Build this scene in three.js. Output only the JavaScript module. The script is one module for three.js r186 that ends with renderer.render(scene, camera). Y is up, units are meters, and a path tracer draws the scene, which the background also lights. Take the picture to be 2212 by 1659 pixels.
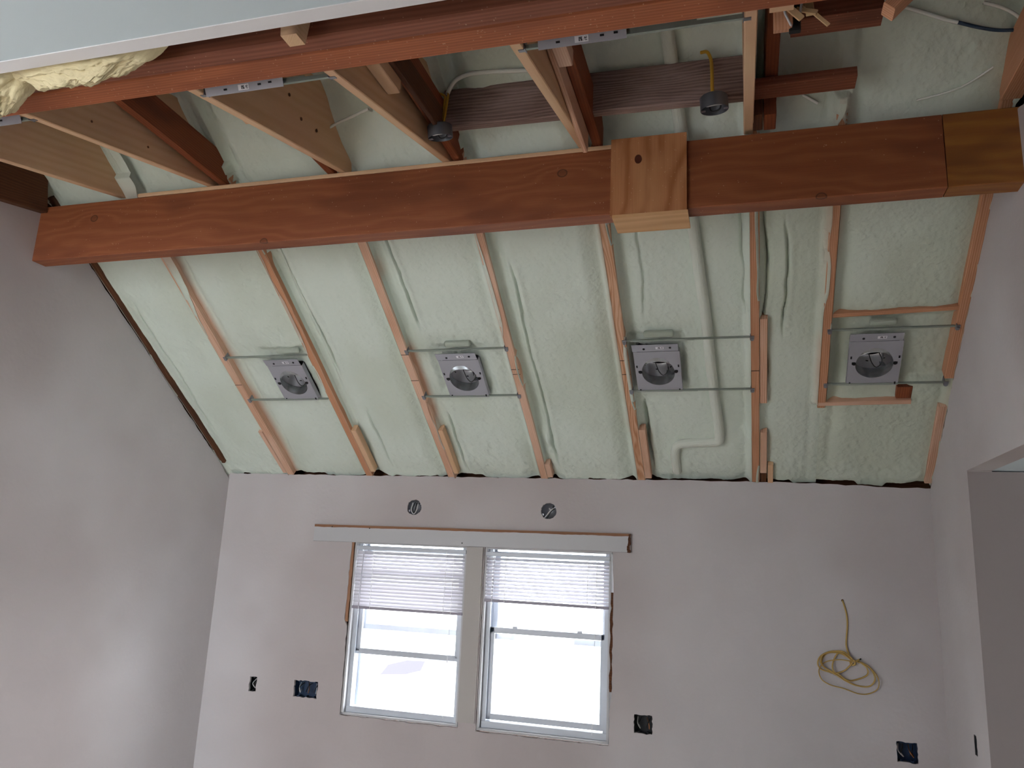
import * as THREE from 'three';
import { mergeGeometries } from 'three/addons/utils/BufferGeometryUtils.js';
import { RoundedBoxGeometry } from 'three/addons/geometries/RoundedBoxGeometry.js';

// ------------------------------------------------------------ camera, sky, exposure
const scene = new THREE.Scene();
const camera = new THREE.PerspectiveCamera(51.9, 2212 / 1659, 0.05, 100);
camera.position.set(0, 1.75, 4.75);
camera.rotation.set(0.22117, 0.29163, 0.04693, 'YXZ');
scene.add(camera);
const renderer = new THREE.WebGLRenderer({ antialias: true });
renderer.toneMapping = THREE.LinearToneMapping;
renderer.toneMappingExposure = 1.47;
renderer.shadowMap.enabled = true;
// an even, bright overcast sky; it enters through the windows only
scene.background = new THREE.Color(0.90, 0.94, 0.99);
scene.backgroundIntensity = 11;
scene.environmentIntensity = 11;

// ------------------------------------------------------------ measures of the room (metres)
const LX = -3.454, RX = 0.965;          // side walls
const SY = 2.254;                       // top of the far wall, foot of the slope
const ALPHA = 0.5986, CA = Math.cos(ALPHA), SA = Math.sin(ALPHA);
const BETA = 0.2182, TB = Math.tan(BETA);   // the shallow slope on the near side of the beam
const BY0 = 3.128, BY1 = 3.42, BZ0 = 1.735, BZ1 = 1.82;   // beam
const ZB = 7.2;                         // back of the room behind the camera
const CY = 3.1;                         // flat ceiling

// ------------------------------------------------------------ helpers
function rng(seed) { let s = seed | 0; return () => { s = (s + 0x6d2b79f5) | 0; let t = Math.imul(s ^ (s >>> 15), 1 | s); t = (t + Math.imul(t ^ (t >>> 7), 61 | t)) ^ t; return ((t ^ (t >>> 14)) >>> 0) / 4294967296; }; }
const R0 = rng(77);
function hash(x, y, s) { let h = Math.imul(x, 374761393) ^ Math.imul(y, 668265263) ^ Math.imul(s, 2147483647 - 1013); h = Math.imul(h ^ (h >>> 13), 1274126177); return ((h ^ (h >>> 16)) >>> 0) / 4294967296; }
const wrap = (a, p) => (p ? ((a % p) + p) % p : a);
function vn(x, y, s = 0, px = 0, py = 0) {
  const x0 = Math.floor(x), y0 = Math.floor(y), fx = x - x0, fy = y - y0, u = fx * fx * (3 - 2 * fx), v = fy * fy * (3 - 2 * fy);
  const a = wrap(x0, px), b = wrap(x0 + 1, px), c = wrap(y0, py), d = wrap(y0 + 1, py);
  return (hash(a, c, s) * (1 - u) + hash(b, c, s) * u) * (1 - v) + (hash(a, d, s) * (1 - u) + hash(b, d, s) * u) * v;
}
function fbm(x, y, s = 0, n = 4, px = 0, py = 0) { let t = 0, a = 0.5, k = 1, sum = 0; for (let i = 0; i < n; i++) { t += a * vn(x * k, y * k, s + i * 17, px * k, py * k); sum += a; a *= 0.5; k *= 2; } return t / sum; }
const clamp = (x, a = 0, b = 1) => Math.min(b, Math.max(a, x));
const smooth = (a, b, x) => { const t = clamp((x - a) / (b - a)); return t * t * (3 - 2 * t); };
const rgb = (h) => [(h >> 16) & 255, (h >> 8) & 255, h & 255];
const mix3 = (a, b, t) => [a[0] + (b[0] - a[0]) * t, a[1] + (b[1] - a[1]) * t, a[2] + (b[2] - a[2]) * t];

function texture(w, h, mw, mh, fn, srgb = true) {       // fn(u metres, v metres) -> [r,g,b] 0..255
  const d = new Uint8Array(w * h * 4);
  for (let j = 0; j < h; j++) for (let i = 0; i < w; i++) {
    const c = fn((i + 0.5) / w * mw, (j + 0.5) / h * mh), o = (j * w + i) * 4;
    d[o] = clamp(c[0], 0, 255); d[o + 1] = clamp(c[1], 0, 255); d[o + 2] = clamp(c[2], 0, 255); d[o + 3] = 255;
  }
  const t = new THREE.DataTexture(d, w, h);
  t.wrapS = t.wrapT = THREE.RepeatWrapping; t.magFilter = THREE.LinearFilter; t.minFilter = THREE.LinearMipmapLinearFilter; t.generateMipmaps = true;
  if (srgb) t.colorSpace = THREE.SRGBColorSpace;
  t.repeat.set(1 / mw, 1 / mh); t.needsUpdate = true;
  return t;
}
// wood: grain runs along u
function woodMat(o) {
  const { L = 2, H = 0.5, w = 1024, h = 256, a, b, c = null, rings = 60, warp = 1.2, wu = 0.7, wv = 6, sharp = 1, fibre = 0.25, blotch = 0.3, knots = [], flecks = 0, seed = 1, rough = 0.75, bump = 0.0006 } = o;
  const A = rgb(a), B = rgb(b), C = c === null ? null : rgb(c), pu = Math.max(1, Math.round(L * wu)), pv = Math.max(1, Math.round(H * wv)), nr = Math.round(rings * H);
  const grain = (u, v) => {
    let bend = 0, near = 9;
    for (const [ku, kv, kr] of knots) { const dx = (u - ku) / 3, dy = v - kv, d = Math.hypot(dx, dy); bend += Math.exp(-d * d / (kr * kr * 9)) * 1.6; near = Math.min(near, Math.hypot((u - ku) * 0.85, dy) / kr); }
    const q = v / H * nr + warp * 2 * fbm(u / L * pu, v / H * pv, seed, 4, pu, pv) + bend;
    let r = 0.5 + 0.5 * Math.sin(q * Math.PI * 2); r = Math.pow(r, sharp);
    const f = vn(u / L * Math.round(L * 9), v / H * Math.round(H * 420), seed + 5, Math.round(L * 9), Math.round(H * 420));
    return [r, f, near];
  };
  const map = texture(w, h, L, H, (u, v) => {
    const [r, f, near] = grain(u, v);
    let k = mix3(A, B, clamp(r * (1 - fibre) + f * fibre));
    if (C) k = mix3(k, C, blotch * smooth(0.45, 0.75, fbm(u / L * Math.round(L * 3), v / H * Math.max(1, Math.round(H * 9)), seed + 40, 3, Math.round(L * 3), Math.max(1, Math.round(H * 9)))));
    if (near < 1.25) { const ring = near > 0.75 ? 0.75 * (1 - Math.abs(near - 1) * 4) : 0.25; k = mix3(k, [55, 26, 14], clamp(ring)); }
    if (flecks && hash(Math.floor(u * 420), Math.floor(v * 420), seed + 9) > 1 - flecks) k = mix3(k, [232, 205, 180], 0.75);
    return k;
  });
  const bm = texture(w >> 1, h >> 1, L, H, (u, v) => { const [r, f] = grain(u, v), k = 255 * (0.6 * r + 0.4 * f); return [k, k, k]; }, false);
  return new THREE.MeshStandardMaterial({ map, bumpMap: bm, bumpScale: bump, roughness: rough });
}
const counts = {};
function numbered(n) { counts[n] = (counts[n] ?? -1) + 1; return counts[n] ? n + '_' + String(counts[n]).padStart(3, '0') : n; }
function finish(m) { m.traverse((o) => { if (o.isMesh) { o.castShadow = true; o.receiveShadow = true; } }); return m; }
function mesh(name, geo, mat, parent = scene) { const m = new THREE.Mesh(geo, mat); m.name = parent === scene ? numbered(name) : name; m.castShadow = m.receiveShadow = true; parent.add(m); return m; }
function tag(o, label, category, group) { o.userData = { label, category }; if (group) o.userData.group = group; return o; }
function struct(o) { o.userData.kind = 'structure'; return o; }
function group(name, pos = [0, 0, 0], rot = null, parent = scene) { const g = new THREE.Group(); g.name = parent === scene ? numbered(name) : name; g.position.set(...pos); if (rot) g.rotation.set(...rot); parent.add(g); return g; }
// a timber: prism with chamfered edges along local x, w deep (local z), h high (local y), origin in the middle of its start face
function timberGeo(L, h, w, bev = 0.003, uo = R0() * 2, vo = R0()) {
  const a = w / 2, b = h / 2, e = Math.min(bev, a * 0.4, b * 0.4);
  const P = [[b, -a + e], [b, a - e], [b - e, a], [-b + e, a], [-b, a - e], [-b, -a + e], [-b + e, -a], [b - e, -a]];  // (y,z)
  const pos = [], uv = []; let per = vo;
  for (let i = 0; i < 8; i++) {
    const p = P[i], q = P[(i + 1) % 8], d = Math.hypot(q[0] - p[0], q[1] - p[1]);
    const v = [[0, p], [L, p], [L, q], [0, q]], t = [[uo, per], [uo + L, per], [uo + L, per + d], [uo, per + d]];
    for (const k of [0, 2, 1, 0, 3, 2]) { pos.push(v[k][0], v[k][1][0], v[k][1][1]); uv.push(...t[k]); }
    per += d;
  }
  for (const [x, s] of [[0, 1], [L, -1]]) for (let i = 1; i < 7; i++) { const tri = s > 0 ? [P[0], P[i], P[i + 1]] : [P[0], P[i + 1], P[i]]; for (const q of tri) { pos.push(x, q[0], q[1]); uv.push(q[0] + uo, q[1] + vo); } }
  const g = new THREE.BufferGeometry();
  g.setAttribute('position', new THREE.Float32BufferAttribute(pos, 3)); g.setAttribute('uv', new THREE.Float32BufferAttribute(uv, 2)); g.computeVertexNormals();
  return g;
}
const V = (p) => (p.isVector3 ? p : new THREE.Vector3(...p));
// timber from A to B, its middle line; h measured along up
function timber(name, A, B, h, w, mat, { up = [0, 1, 0], parent = scene, bev = 0.003 } = {}) {
  A = V(A); B = V(B); const X = B.clone().sub(A), L = X.length(); X.normalize();
  const Z = new THREE.Vector3().crossVectors(X, V(up)).normalize(), Y = new THREE.Vector3().crossVectors(Z, X);
  const m = mesh(name, timberGeo(L, h, w, bev), mat, parent);
  m.position.copy(A); m.quaternion.setFromRotationMatrix(new THREE.Matrix4().makeBasis(X, Y, Z));
  return m;
}
function boxGeo(w, h, d, x = 0, y = 0, z = 0, r = 0) { const g = r ? new RoundedBoxGeometry(w, h, d, 2, r) : new THREE.BoxGeometry(w, h, d); g.translate(x, y, z); return r ? g.toNonIndexed() : g.toNonIndexed(); }
const merge = (list) => mergeGeometries(list.map((g) => { const k = g.index ? g.toNonIndexed() : g; for (const n of Object.keys(k.attributes)) if (!['position', 'normal', 'uv'].includes(n)) k.deleteAttribute(n); return k; }));
function tubeGeo(pts, r, seg = 60, rad = 8) { return new THREE.TubeGeometry(new THREE.CatmullRomCurve3(pts.map(V)), seg, r, rad); }
// slope frames: local x = room x, local z = distance up the slope (or down it, near side), local y = into the roof
const farSlope = (x, s, h) => new THREE.Vector3(x, SY + s * SA + h * CA, s * CA - h * SA);
const fz = (x, z, h = 0) => farSlope(x, z / CA, h);                       // by the depth of the foot point
const nearY = (z) => 3.445 - TB * (z - 1.82);

// ------------------------------------------------------------ materials
const M = {};
M.lvl = woodMat({ L: 2.4, H: 0.6, w: 1024, h: 384, a: 0x8a4b2c, b: 0x9c5c38, c: 0x6e3820, blotch: 0.55, rings: 22, warp: 2.4, wu: 1.4, wv: 5, sharp: 1.6, fibre: 0.35, knots: [[0.55, 0.2, 0.016], [1.55, 0.4, 0.015]], flecks: 0.0012, seed: 11, rough: 0.6 });
M.lvlEnd = woodMat({ L: 1, H: 0.5, w: 512, h: 256, a: 0x8c5527, b: 0xa0682f, c: 0x6b3c1e, blotch: 0.5, rings: 20, warp: 1.6, wu: 2, wv: 5, seed: 13, rough: 0.55 });
M.ply = woodMat({ L: 1.2, H: 0.6, w: 512, h: 256, a: 0xc4895c, b: 0xa06238, c: 0xcf9a6c, blotch: 0.5, rings: 10, warp: 2.2, wu: 1.8, wv: 5, sharp: 1.6, fibre: 0.3, flecks: 0.003, seed: 17 });
M.rafter = woodMat({ L: 2, H: 0.3, w: 1024, h: 192, a: 0xe3bca2, b: 0xc28d6e, c: 0xe6c6b0, blotch: 0.5, rings: 110, warp: 2.2, wu: 0.8, wv: 10, sharp: 1.5, fibre: 0.3, seed: 21 });
M.rafterRed = woodMat({ L: 2, H: 0.3, w: 1024, h: 192, a: 0xd6a385, b: 0xb4784f, c: 0xcc9674, blotch: 0.4, rings: 120, warp: 1.6, wu: 0.8, wv: 10, sharp: 1.3, fibre: 0.35, seed: 23 });
M.wavy = woodMat({ L: 2, H: 0.3, w: 1024, h: 192, a: 0xdcb294, b: 0xb37a52, c: 0xe0bda2, blotch: 0.4, rings: 60, warp: 5, wu: 1.6, wv: 10, sharp: 1.6, fibre: 0.25, seed: 25 });
M.pale = woodMat({ L: 2, H: 0.5, w: 1024, h: 256, a: 0xe0bd98, b: 0xd6ae86, c: 0xd8ac8c, blotch: 0.5, rings: 20, warp: 2.0, wu: 0.7, wv: 4, sharp: 1.4, fibre: 0.3, seed: 27, bump: 0.0003 });
M.red = woodMat({ L: 2, H: 0.3, w: 512, h: 128, a: 0x9a5430, b: 0x7a3c20, c: 0x5a2a18, blotch: 0.5, rings: 80, warp: 1.6, wu: 1, wv: 8, fibre: 0.4, seed: 31 });
M.header = woodMat({ L: 2.4, H: 0.3, w: 1024, h: 128, a: 0xb96c43, b: 0x93502f, c: 0x7c4128, blotch: 0.4, rings: 90, warp: 1.4, wu: 0.6, wv: 8, fibre: 0.4, flecks: 0.004, seed: 37 });
M.headerDark = woodMat({ L: 2.4, H: 0.3, w: 1024, h: 128, a: 0x9a5c45, b: 0x7a442f, c: 0x5a3022, blotch: 0.5, rings: 60, warp: 1.8, wu: 0.6, wv: 8, fibre: 0.4, flecks: 0.0015, seed: 39 });
M.old = woodMat({ L: 1.5, H: 0.4, w: 1024, h: 256, a: 0x9c847e, b: 0x6e5850, c: 0xb09a94, blotch: 0.6, rings: 70, warp: 2.2, wu: 2, wv: 9, sharp: 1.2, fibre: 0.5, seed: 43, bump: 0.0025, rough: 0.95 });
M.oldBrown = woodMat({ L: 1.5, H: 0.4, w: 512, h: 128, a: 0x6e4226, b: 0x4c2c18, c: 0x3a2012, blotch: 0.5, rings: 70, warp: 1.6, wu: 2, wv: 9, fibre: 0.5, seed: 47, rough: 0.9 });
const std = (color, roughness = 0.8, metalness = 0, extra = {}) => new THREE.MeshStandardMaterial({ color, roughness, metalness, ...extra });
const wallMap = texture(768, 768, 4, 4, (u, v) => {
  const big = fbm(u * 0.75, v * 0.75, 61, 4, 3, 3), mid = fbm(u * 3, v * 3, 67, 3, 12, 12), t = smooth(0.35, 0.7, big), k = mix3([200, 195, 196], [182, 173, 172], t);
  const s = (mid - 0.5) * 12; return [k[0] + s, k[1] + s, k[2] + s];
});
const wallBump = texture(512, 512, 1, 1, (u, v) => { const k = 255 * (0.5 * fbm(u * 6, v * 6, 71, 3, 6, 6) + 0.5 * fbm(u * 60, v * 60, 73, 2, 60, 60)); return [k, k, k]; }, false);
M.wall = new THREE.MeshStandardMaterial({ map: wallMap, bumpMap: wallBump, bumpScale: 0.0012, roughness: 0.92 });
M.ceiling = new THREE.MeshStandardMaterial({ color: 0xcfdce2, bumpMap: wallBump, bumpScale: 0.001, roughness: 0.9 });
M.paint = std(0xb8b7b9, 0.5);
M.mullion = std(0xafa9a4, 0.55);
M.vinyl = std(0xbfc4cc, 0.35);
M.blind = new THREE.MeshPhysicalMaterial({ color: 0xd2d0d6, roughness: 0.5, side: THREE.DoubleSide });
M.blindRail = std(0x9d97a3, 0.5);
M.cord = std(0xf2f2f2, 0.7);
M.glass = new THREE.MeshPhysicalMaterial({ color: 0xffffff, roughness: 0.02, transmission: 1, thickness: 0, ior: 1.5 });
const foamBump = texture(512, 512, 0.5, 0.5, (u, v) => { const a = fbm(u * 60, v * 60, 81, 4, 30, 30), b = 1 - Math.abs(2 * fbm(u * 24, v * 24, 87, 3, 12, 12) - 1), k = 255 * (0.6 * a + 0.4 * b); return [k, k, k]; }, false);
M.foam = new THREE.MeshStandardMaterial({ color: 0xffffff, vertexColors: true, bumpMap: foamBump, bumpScale: 0.0042, roughness: 0.78 });
M.foamPlain = new THREE.MeshStandardMaterial({ color: 0xc9d3c4, bumpMap: foamBump, bumpScale: 0.003, roughness: 0.85 });
M.cableFoam = std(0xeef0e8, 0.8);
M.steel = std(0x8f9096, 0.42, 0.75);
M.pan = std(0xaaaab2, 0.55, 0.25);
M.shiny = std(0xc8c8cc, 0.16, 1.0);
M.bar = std(0x98a298, 0.55, 0.2);
M.dark = std(0x141416, 0.85);
M.void = std(0x0c0b0a, 0.95);
M.sticker = (() => { const t = texture(64, 32, 1, 1, (u, v) => (u > 0.3 && u < 0.62 && v > 0.2 && v < 0.8 && vn(u * 40, v * 3, 5) > 0.42) || (u > 0.68 && u < 0.9 && v > 0.2 && v < 0.8 && vn(u * 30, v * 18, 6) > 0.5) ? [40, 40, 46] : [236, 236, 240]); return new THREE.MeshStandardMaterial({ map: t, roughness: 0.6 }); })();
M.yellow = std(0xc79b2e, 0.5);
M.yellowDull = std(0xbd9e58, 0.6);
M.blueBox = std(0x15304e, 0.5);
M.blackBox = std(0x1a1c20, 0.6);
M.wireWhite = std(0xcfcfcf, 0.5);
M.wireBlack = std(0x121212, 0.5);
M.copper = std(0xb87d55, 0.35, 0.9);
M.splinter = std(0xe0bd8e, 0.8);
M.blueCable = std(0x33475c, 0.6);

// ------------------------------------------------------------ the room shell
const FLOORX0 = LX - 0.3, FLOORX1 = 7.8;
const floorMat = woodMat({ L: 2, H: 1, w: 512, h: 256, a: 0xc2b5a4, b: 0xaa9c8a, c: 0xcfc6b8, rings: 12, warp: 2, seed: 91 });
struct(mesh('floor', boxGeo(FLOORX1 - FLOORX0, 0.12, ZB + 0.5, (FLOORX0 + FLOORX1) / 2, -0.06, ZB / 2 - 0.05), floorMat));
function wallShape(pts, holes = []) { const s = new THREE.Shape(pts.map(([x, y]) => new THREE.Vector2(x, y))); for (const h of holes) s.holes.push(new THREE.Path(h.map(([x, y]) => new THREE.Vector2(x, y)))); return s; }
const rect = (x0, y0, x1, y1) => [[x0, y0], [x0, y1], [x1, y1], [x1, y0]];
const jag = (pts, amp, step, seed) => {        // a ragged closed outline
  const out = [], r = rng(seed);
  pts.forEach((p, i) => { const q = pts[(i + 1) % pts.length], d = Math.hypot(q[0] - p[0], q[1] - p[1]), n = Math.max(1, Math.round(d / step)); for (let k = 0; k < n; k++) { const t = k / n; out.push([p[0] + (q[0] - p[0]) * t + (k ? (r() - 0.5) * amp : 0), p[1] + (q[1] - p[1]) * t + (k ? (r() - 0.5) * amp : 0)]); } });
  return out;
};
const circle = (x, y, r, amp, seed) => { const f = rng(seed), o = []; for (let i = 0; i < 40; i++) { const a = i / 40 * Math.PI * 2, k = r + (f() - 0.5) * amp; o.push([x + Math.cos(a) * k, y + Math.sin(a) * k]); } return o; };
const WIN = [[-2.44, 0.775, -1.668, 1.83], [-1.548, 0.77, -0.763, 1.83]];
const roundHoles = [[-2.043, 2.062], [-1.154, 2.062]];
const outlets = [[-3.084, 0.899, 0.054, 0.09], [-2.698, 0.9, 0.168, 0.1], [-0.569, 0.896, 0.1, 0.098], [0.774, 0.891, 0.098, 0.098]];
// far wall: plastered sheet with ragged cut-outs, and the outer wall behind it
const farTop = []; { const r = rng(5); for (let i = 0; i <= 110; i++) { const t = i / 110; farTop.push([LX - 0.02 + (RX - LX + 0.04) * t, SY + 0.008 - 0.022 * smooth(0.8, 1, t) + (r() - 0.5) * 0.007]); } }
const sheet = new THREE.ExtrudeGeometry(wallShape([[LX - 0.02, 0], ...farTop, [RX + 0.02, 0]], [
  jag([[WIN[0][0] - 0.004, 0.772], [WIN[0][0] - 0.008, 1.3], [WIN[0][0] - 0.028, 1.34], [WIN[0][0] - 0.024, 1.83], [WIN[0][2] + 0.005, 1.83], [WIN[0][2] + 0.005, 0.77]], 0.006, 0.025, 3), jag([[WIN[1][0] - 0.003, 0.764], [WIN[1][0] - 0.003, 1.83], [WIN[1][2] + 0.006, 1.83], [WIN[1][2] + 0.016, 1.6], [WIN[1][2] + 0.014, 1.05], [WIN[1][2] + 0.004, 0.95], [WIN[1][2] + 0.003, 0.764]], 0.006, 0.025, 4),
  ...roundHoles.map(([x, y], i) => circle(x, y, 0.049, 0.006, 20 + i)), ...outlets.map(([x, y, w, h], i) => jag(rect(x - w / 2, y - h / 2, x + w / 2, y + h / 2), 0.007, 0.014, 30 + i)), circle(0.498, 1.627, 0.007, 0.002, 50)]),
{ depth: 0.016, bevelEnabled: false });
sheet.translate(0, 0, -0.016);
const wallBack = struct(mesh('wall_back', sheet, M.wall));
const outer = new THREE.ExtrudeGeometry(wallShape([[LX - 0.3, -0.12], [LX - 0.3, SY + 0.5], [RX + 0.3, SY + 0.5], [RX + 0.3, -0.12]], WIN.map((w) => rect(w[0] - 0.02, w[1] - 0.03, w[2] + 0.02, w[3] + 0.06))), { depth: 0.06, bevelEnabled: false });
outer.translate(0, 0, -0.19);
const sheathing = mesh('exterior_sheathing', outer, M.oldBrown, wallBack);
// side walls are drawn in the (z, y) plane and stood up
const toSide = (g, x) => { g.rotateY(-Math.PI / 2); g.translate(x, 0, 0); return g; };
const slopeTop = (z) => SY + z * Math.tan(ALPHA);
const leftTop = []; { const r = rng(8); for (let i = 0; i <= 60; i++) { const z = 1.74 * i / 60; leftTop.push([z, slopeTop(z) - 0.012 - 0.016 * smooth(0.1, 0, z / 1.7) + (r() - 0.5) * 0.01]); } }
const sideNear = [[1.85, 3.41], [1.87, 3.402], [2.05, 3.356], [2.95, 3.13], [3.2, CY], [ZB, CY]];
struct(mesh('wall_left', toSide(new THREE.ExtrudeGeometry(wallShape([[-0.016, 0], ...leftTop, ...sideNear, [ZB, 0]], [rect(5.6, 0.2, 7.0, 2.6)]), { depth: 0.1, bevelEnabled: false }), LX), M.wall));  // the unseen opening behind the camera is added to let in more daylight
const rightTop = []; { const r = rng(9); for (let i = 0; i <= 60; i++) { const z = 1.74 * i / 60; rightTop.push([z, slopeTop(z) - 0.02 + 0.012 * (z > 0.5) + (r() - 0.5) * 0.012]); } }
struct(mesh('wall_right', toSide(new THREE.ExtrudeGeometry(wallShape([[-0.016, 0], ...rightTop, ...sideNear, [ZB, 0], [3.9, 0], [3.9, 2.245], [0.764, 2.245], [0.764, 0]], [jag(rect(0.543 - 0.022, 1.005, 0.543 + 0.022, 1.09), 0.006, 0.014, 33)]), { depth: 0.1, bevelEnabled: false }), RX + 0.1), M.wall));
// gable ends above the plaster, up to the roof
const gable = [[-0.3, -0.12], [-0.3, SY + 0.05], [2.35, SY + 2.35 * 0.684 + 0.32], [ZB + 0.1, 3.6], [ZB + 0.1, -0.12]];
struct(mesh('wall_left_gable', toSide(new THREE.ExtrudeGeometry(wallShape(gable, [rect(5.6, 0.2, 7.0, 2.6)]), { depth: 0.12, bevelEnabled: false }), LX - 0.1), M.oldBrown));
struct(mesh('wall_right_gable', toSide(new THREE.ExtrudeGeometry(wallShape([[-0.3, -0.12], [-0.3, SY + 0.05], [2.35, SY + 2.35 * 0.684 + 0.32], [ZB + 0.1, 3.6], [ZB + 0.1, -0.12], [4.02, -0.12], [4.02, 2.37], [0.65, 2.37], [0.65, -0.12]]), { depth: 0.12, bevelEnabled: false }), RX + 0.22), M.oldBrown));
// side room beyond the wide opening in the right wall
M.shadedWall = new THREE.MeshStandardMaterial({ color: 0x9c9392, bumpMap: wallBump, bumpScale: 0.001, roughness: 0.92 });   // wall colour darkened to carry the shade of the side room
struct(mesh('wall_alcove_back', boxGeo(6.599, 2.37, 0.1, RX + 0.001 + 3.2995, 1.055, 0.715), M.shadedWall));
struct(mesh('wall_alcove_front', boxGeo(6.5, 2.5, 0.1, RX + 0.1 + 3.25, 1.1, 3.96), M.shadedWall));
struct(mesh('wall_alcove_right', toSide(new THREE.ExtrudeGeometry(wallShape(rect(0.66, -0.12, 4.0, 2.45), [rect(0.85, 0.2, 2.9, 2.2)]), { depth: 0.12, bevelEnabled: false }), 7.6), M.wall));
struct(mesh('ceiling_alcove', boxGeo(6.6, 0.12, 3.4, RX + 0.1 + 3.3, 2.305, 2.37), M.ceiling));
// wall behind the camera, with a wide glazed opening on its left side
struct(mesh('wall_front', (() => { const g = new THREE.ExtrudeGeometry(wallShape(rect(LX - 0.3, -0.12, RX + 0.4, 3.7), [rect(-3.4, 0.1, -0.5, 2.95)]), { depth: 0.14, bevelEnabled: false }); g.translate(0, 0, ZB); return g; })(), M.wall));
struct(mesh('added_light_blocker', boxGeo(RX + 2.1, CY, 0.1, (RX - 2.1) / 2, CY / 2, 5.4), M.wall));   // unseen, added behind the camera to keep daylight off the right side
// flat ceiling of the near part; its plaster edge hangs a little below the header
const flat = group('ceiling_flat'); struct(flat);
mesh('ceiling_board', boxGeo(RX - LX, 0.016, ZB - 3.2, (RX + LX) / 2, CY + 0.008, (ZB + 3.2) / 2), M.ceiling, flat);
mesh('edge_bead', boxGeo(RX - LX, 0.018, 0.045, (RX + LX) / 2, CY + 0.006, 3.205), std(0xe6e4e6, 0.85), flat);
// roof boards
function roofSlab(name, g, rot, pos) { const m = mesh(name, g, M.oldBrown); m.rotation.x = rot; m.position.set(...pos); struct(m); return m; }
roofSlab('roof_far', boxGeo(RX - LX + 0.5, 0.05, 2.35 / CA + 0.6, (RX + LX) / 2, 0.225, 2.35 / CA / 2 - 0.2), -ALPHA, [0, SY, 0]);
roofSlab('roof_near', boxGeo(RX - LX + 0.5, 0.05, 4.9, (RX + LX) / 2, 0.02, 2.35), 0.175, [0, SY + 2.35 * 0.684 + 0.27, 2.2]);
// ground outside and a neighbouring shed roof seen through the left window
struct(mesh('ground', boxGeo(60, 0.1, 60, 0, -0.6, 0), std(0xb9b9b6, 0.95)));

tag(mesh('shed_roof', (() => { const g = new THREE.ExtrudeGeometry(wallShape([[-4.5, 0.27], [-4.4, 0.4], [-4.15, 0.47], [-3.9, 0.48], [-3.95, 0.36], [-4.15, 0.3]]), { depth: 1.2, bevelEnabled: false }); g.translate(0, 0, -6.2); return g; })(), std(0x4c4a54, 0.8)), 'grey roof edge outside, seen low through the open left window', 'roof');
// ------------------------------------------------------------ rafters of the slope
const SB = 1.79 / CA;     // up to the beam and a little past
const rafters = [
  { x: -3.446, w: 0.03, mat: M.oldBrown, a: 0.12, label: 'dark brown edge rafter running down the slope along the left wall' },
  { x: -2.965, w: 0.05, mat: M.rafter, marks: [0.695], label: 'rafter half buried in foam, first one in from the left wall' },
  { x: -2.375, w: 0.047, mat: M.rafterRed, label: 'reddish rafter touching the right side of the leftmost recessed light' },
  { x: -1.795, w: 0.05, mat: M.rafter, marks: [0.86, 0.7], label: 'rafter just left of the second recessed light from the left' },
  { x: -1.185, w: 0.046, mat: M.rafter, marks: [0.755, 0.725], label: 'rafter just right of the second recessed light from the left' },
  { x: -0.588, w: 0.046, mat: M.wavy, marks: [0.79, 0.71], label: 'rafter with wavy grain just left of the third recessed light, below the plywood cover' },
  { x: 0.062, w: 0.042, mat: M.rafterRed, marks: [0.715], label: 'straight reddish rafter between the white vent pipe and the short right rafter' },
  { x: 0.386, w: 0.04, mat: M.rafterRed, a: 0.6, label: 'short rafter ending above the wall, left of the rightmost recessed light' },
];
for (const r of rafters) {
  const s0 = r.a ?? 0.01, m = timber('roof_rafter', farSlope(r.x, s0, 0.07), farSlope(r.x, 1.8 / CA, 0.07), 0.14, r.w, r.mat, { up: [0, CA, -SA] });
  for (const z of r.marks ?? []) { const k = mesh('saw_mark', boxGeo(0.0025, 0.002, r.w * 0.95, z / CA - s0, -0.0705, 0), M.dark, m); k.userData.label = 'dark pencil line across the rafter'; }
  tag(m, r.label, 'rafter');
}
const rEnd = timber('roof_rafter', farSlope(0.95, 0.79, 0.07), farSlope(0.95, SB, 0.07), 0.14, 0.046, M.rafterRed, { up: [0, CA, -SA] });
tag(rEnd, 'edge rafter along the top of the right wall, above the gap in the foam', 'rafter');
const rEnd2 = timber('roof_rafter', farSlope(0.955, 0.02, 0.07), farSlope(0.948, 0.6, 0.07), 0.14, 0.04, M.rafter, { up: [0, CA, -SA] });
tag(rEnd2, 'short lower length of edge rafter by the right wall, below the gap in the foam', 'rafter');
const slopeBlock = (name, x0, z0, x1, z1, h, w, mat, label, hh = 0.002) => tag(timber(name, fz(x0, z0, hh + h / 2), fz(x1, z1, hh + h / 2), h, w, mat, { up: [0, CA, -SA] }), label, 'wood block');
slopeBlock('cross_block', 0.407, 0.985, 0.94, 1.0, 0.09, 0.022, M.rafterRed, 'foam dusted cross block above the rightmost recessed light');
slopeBlock('cross_block', 0.368, 0.517, 0.8, 0.524, 0.05, 0.026, M.rafter, 'short cross block below the rightmost recessed light', -0.002);
slopeBlock('wood_block', 0.765, 0.6, 0.765, 0.538, 0.06, 0.07, M.red, 'small stub block on the right end of the cross block below the rightmost light', 0.012);
slopeBlock('wood_block', -3.012, 0.35, -3.005, 0.02, 0.03, 0.03, M.rafter, 'pale strip nailed to the left side of the foot of the first rafter');
slopeBlock('wood_block', -2.338, 0.36, -2.338, 0.04, 0.05, 0.036, M.pale, 'pale block beside the foot of the reddish rafter under the leftmost light');
slopeBlock('wood_block', -1.757, 0.36, -1.757, 0.035, 0.05, 0.032, M.pale, 'pale block beside the foot of the rafter under the second light from left');
slopeBlock('wood_block', -1.15, 0.115, -1.15, 0.015, 0.05, 0.04, M.rafter, 'short stub under the foam lump at the foot of the fifth rafter');
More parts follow.
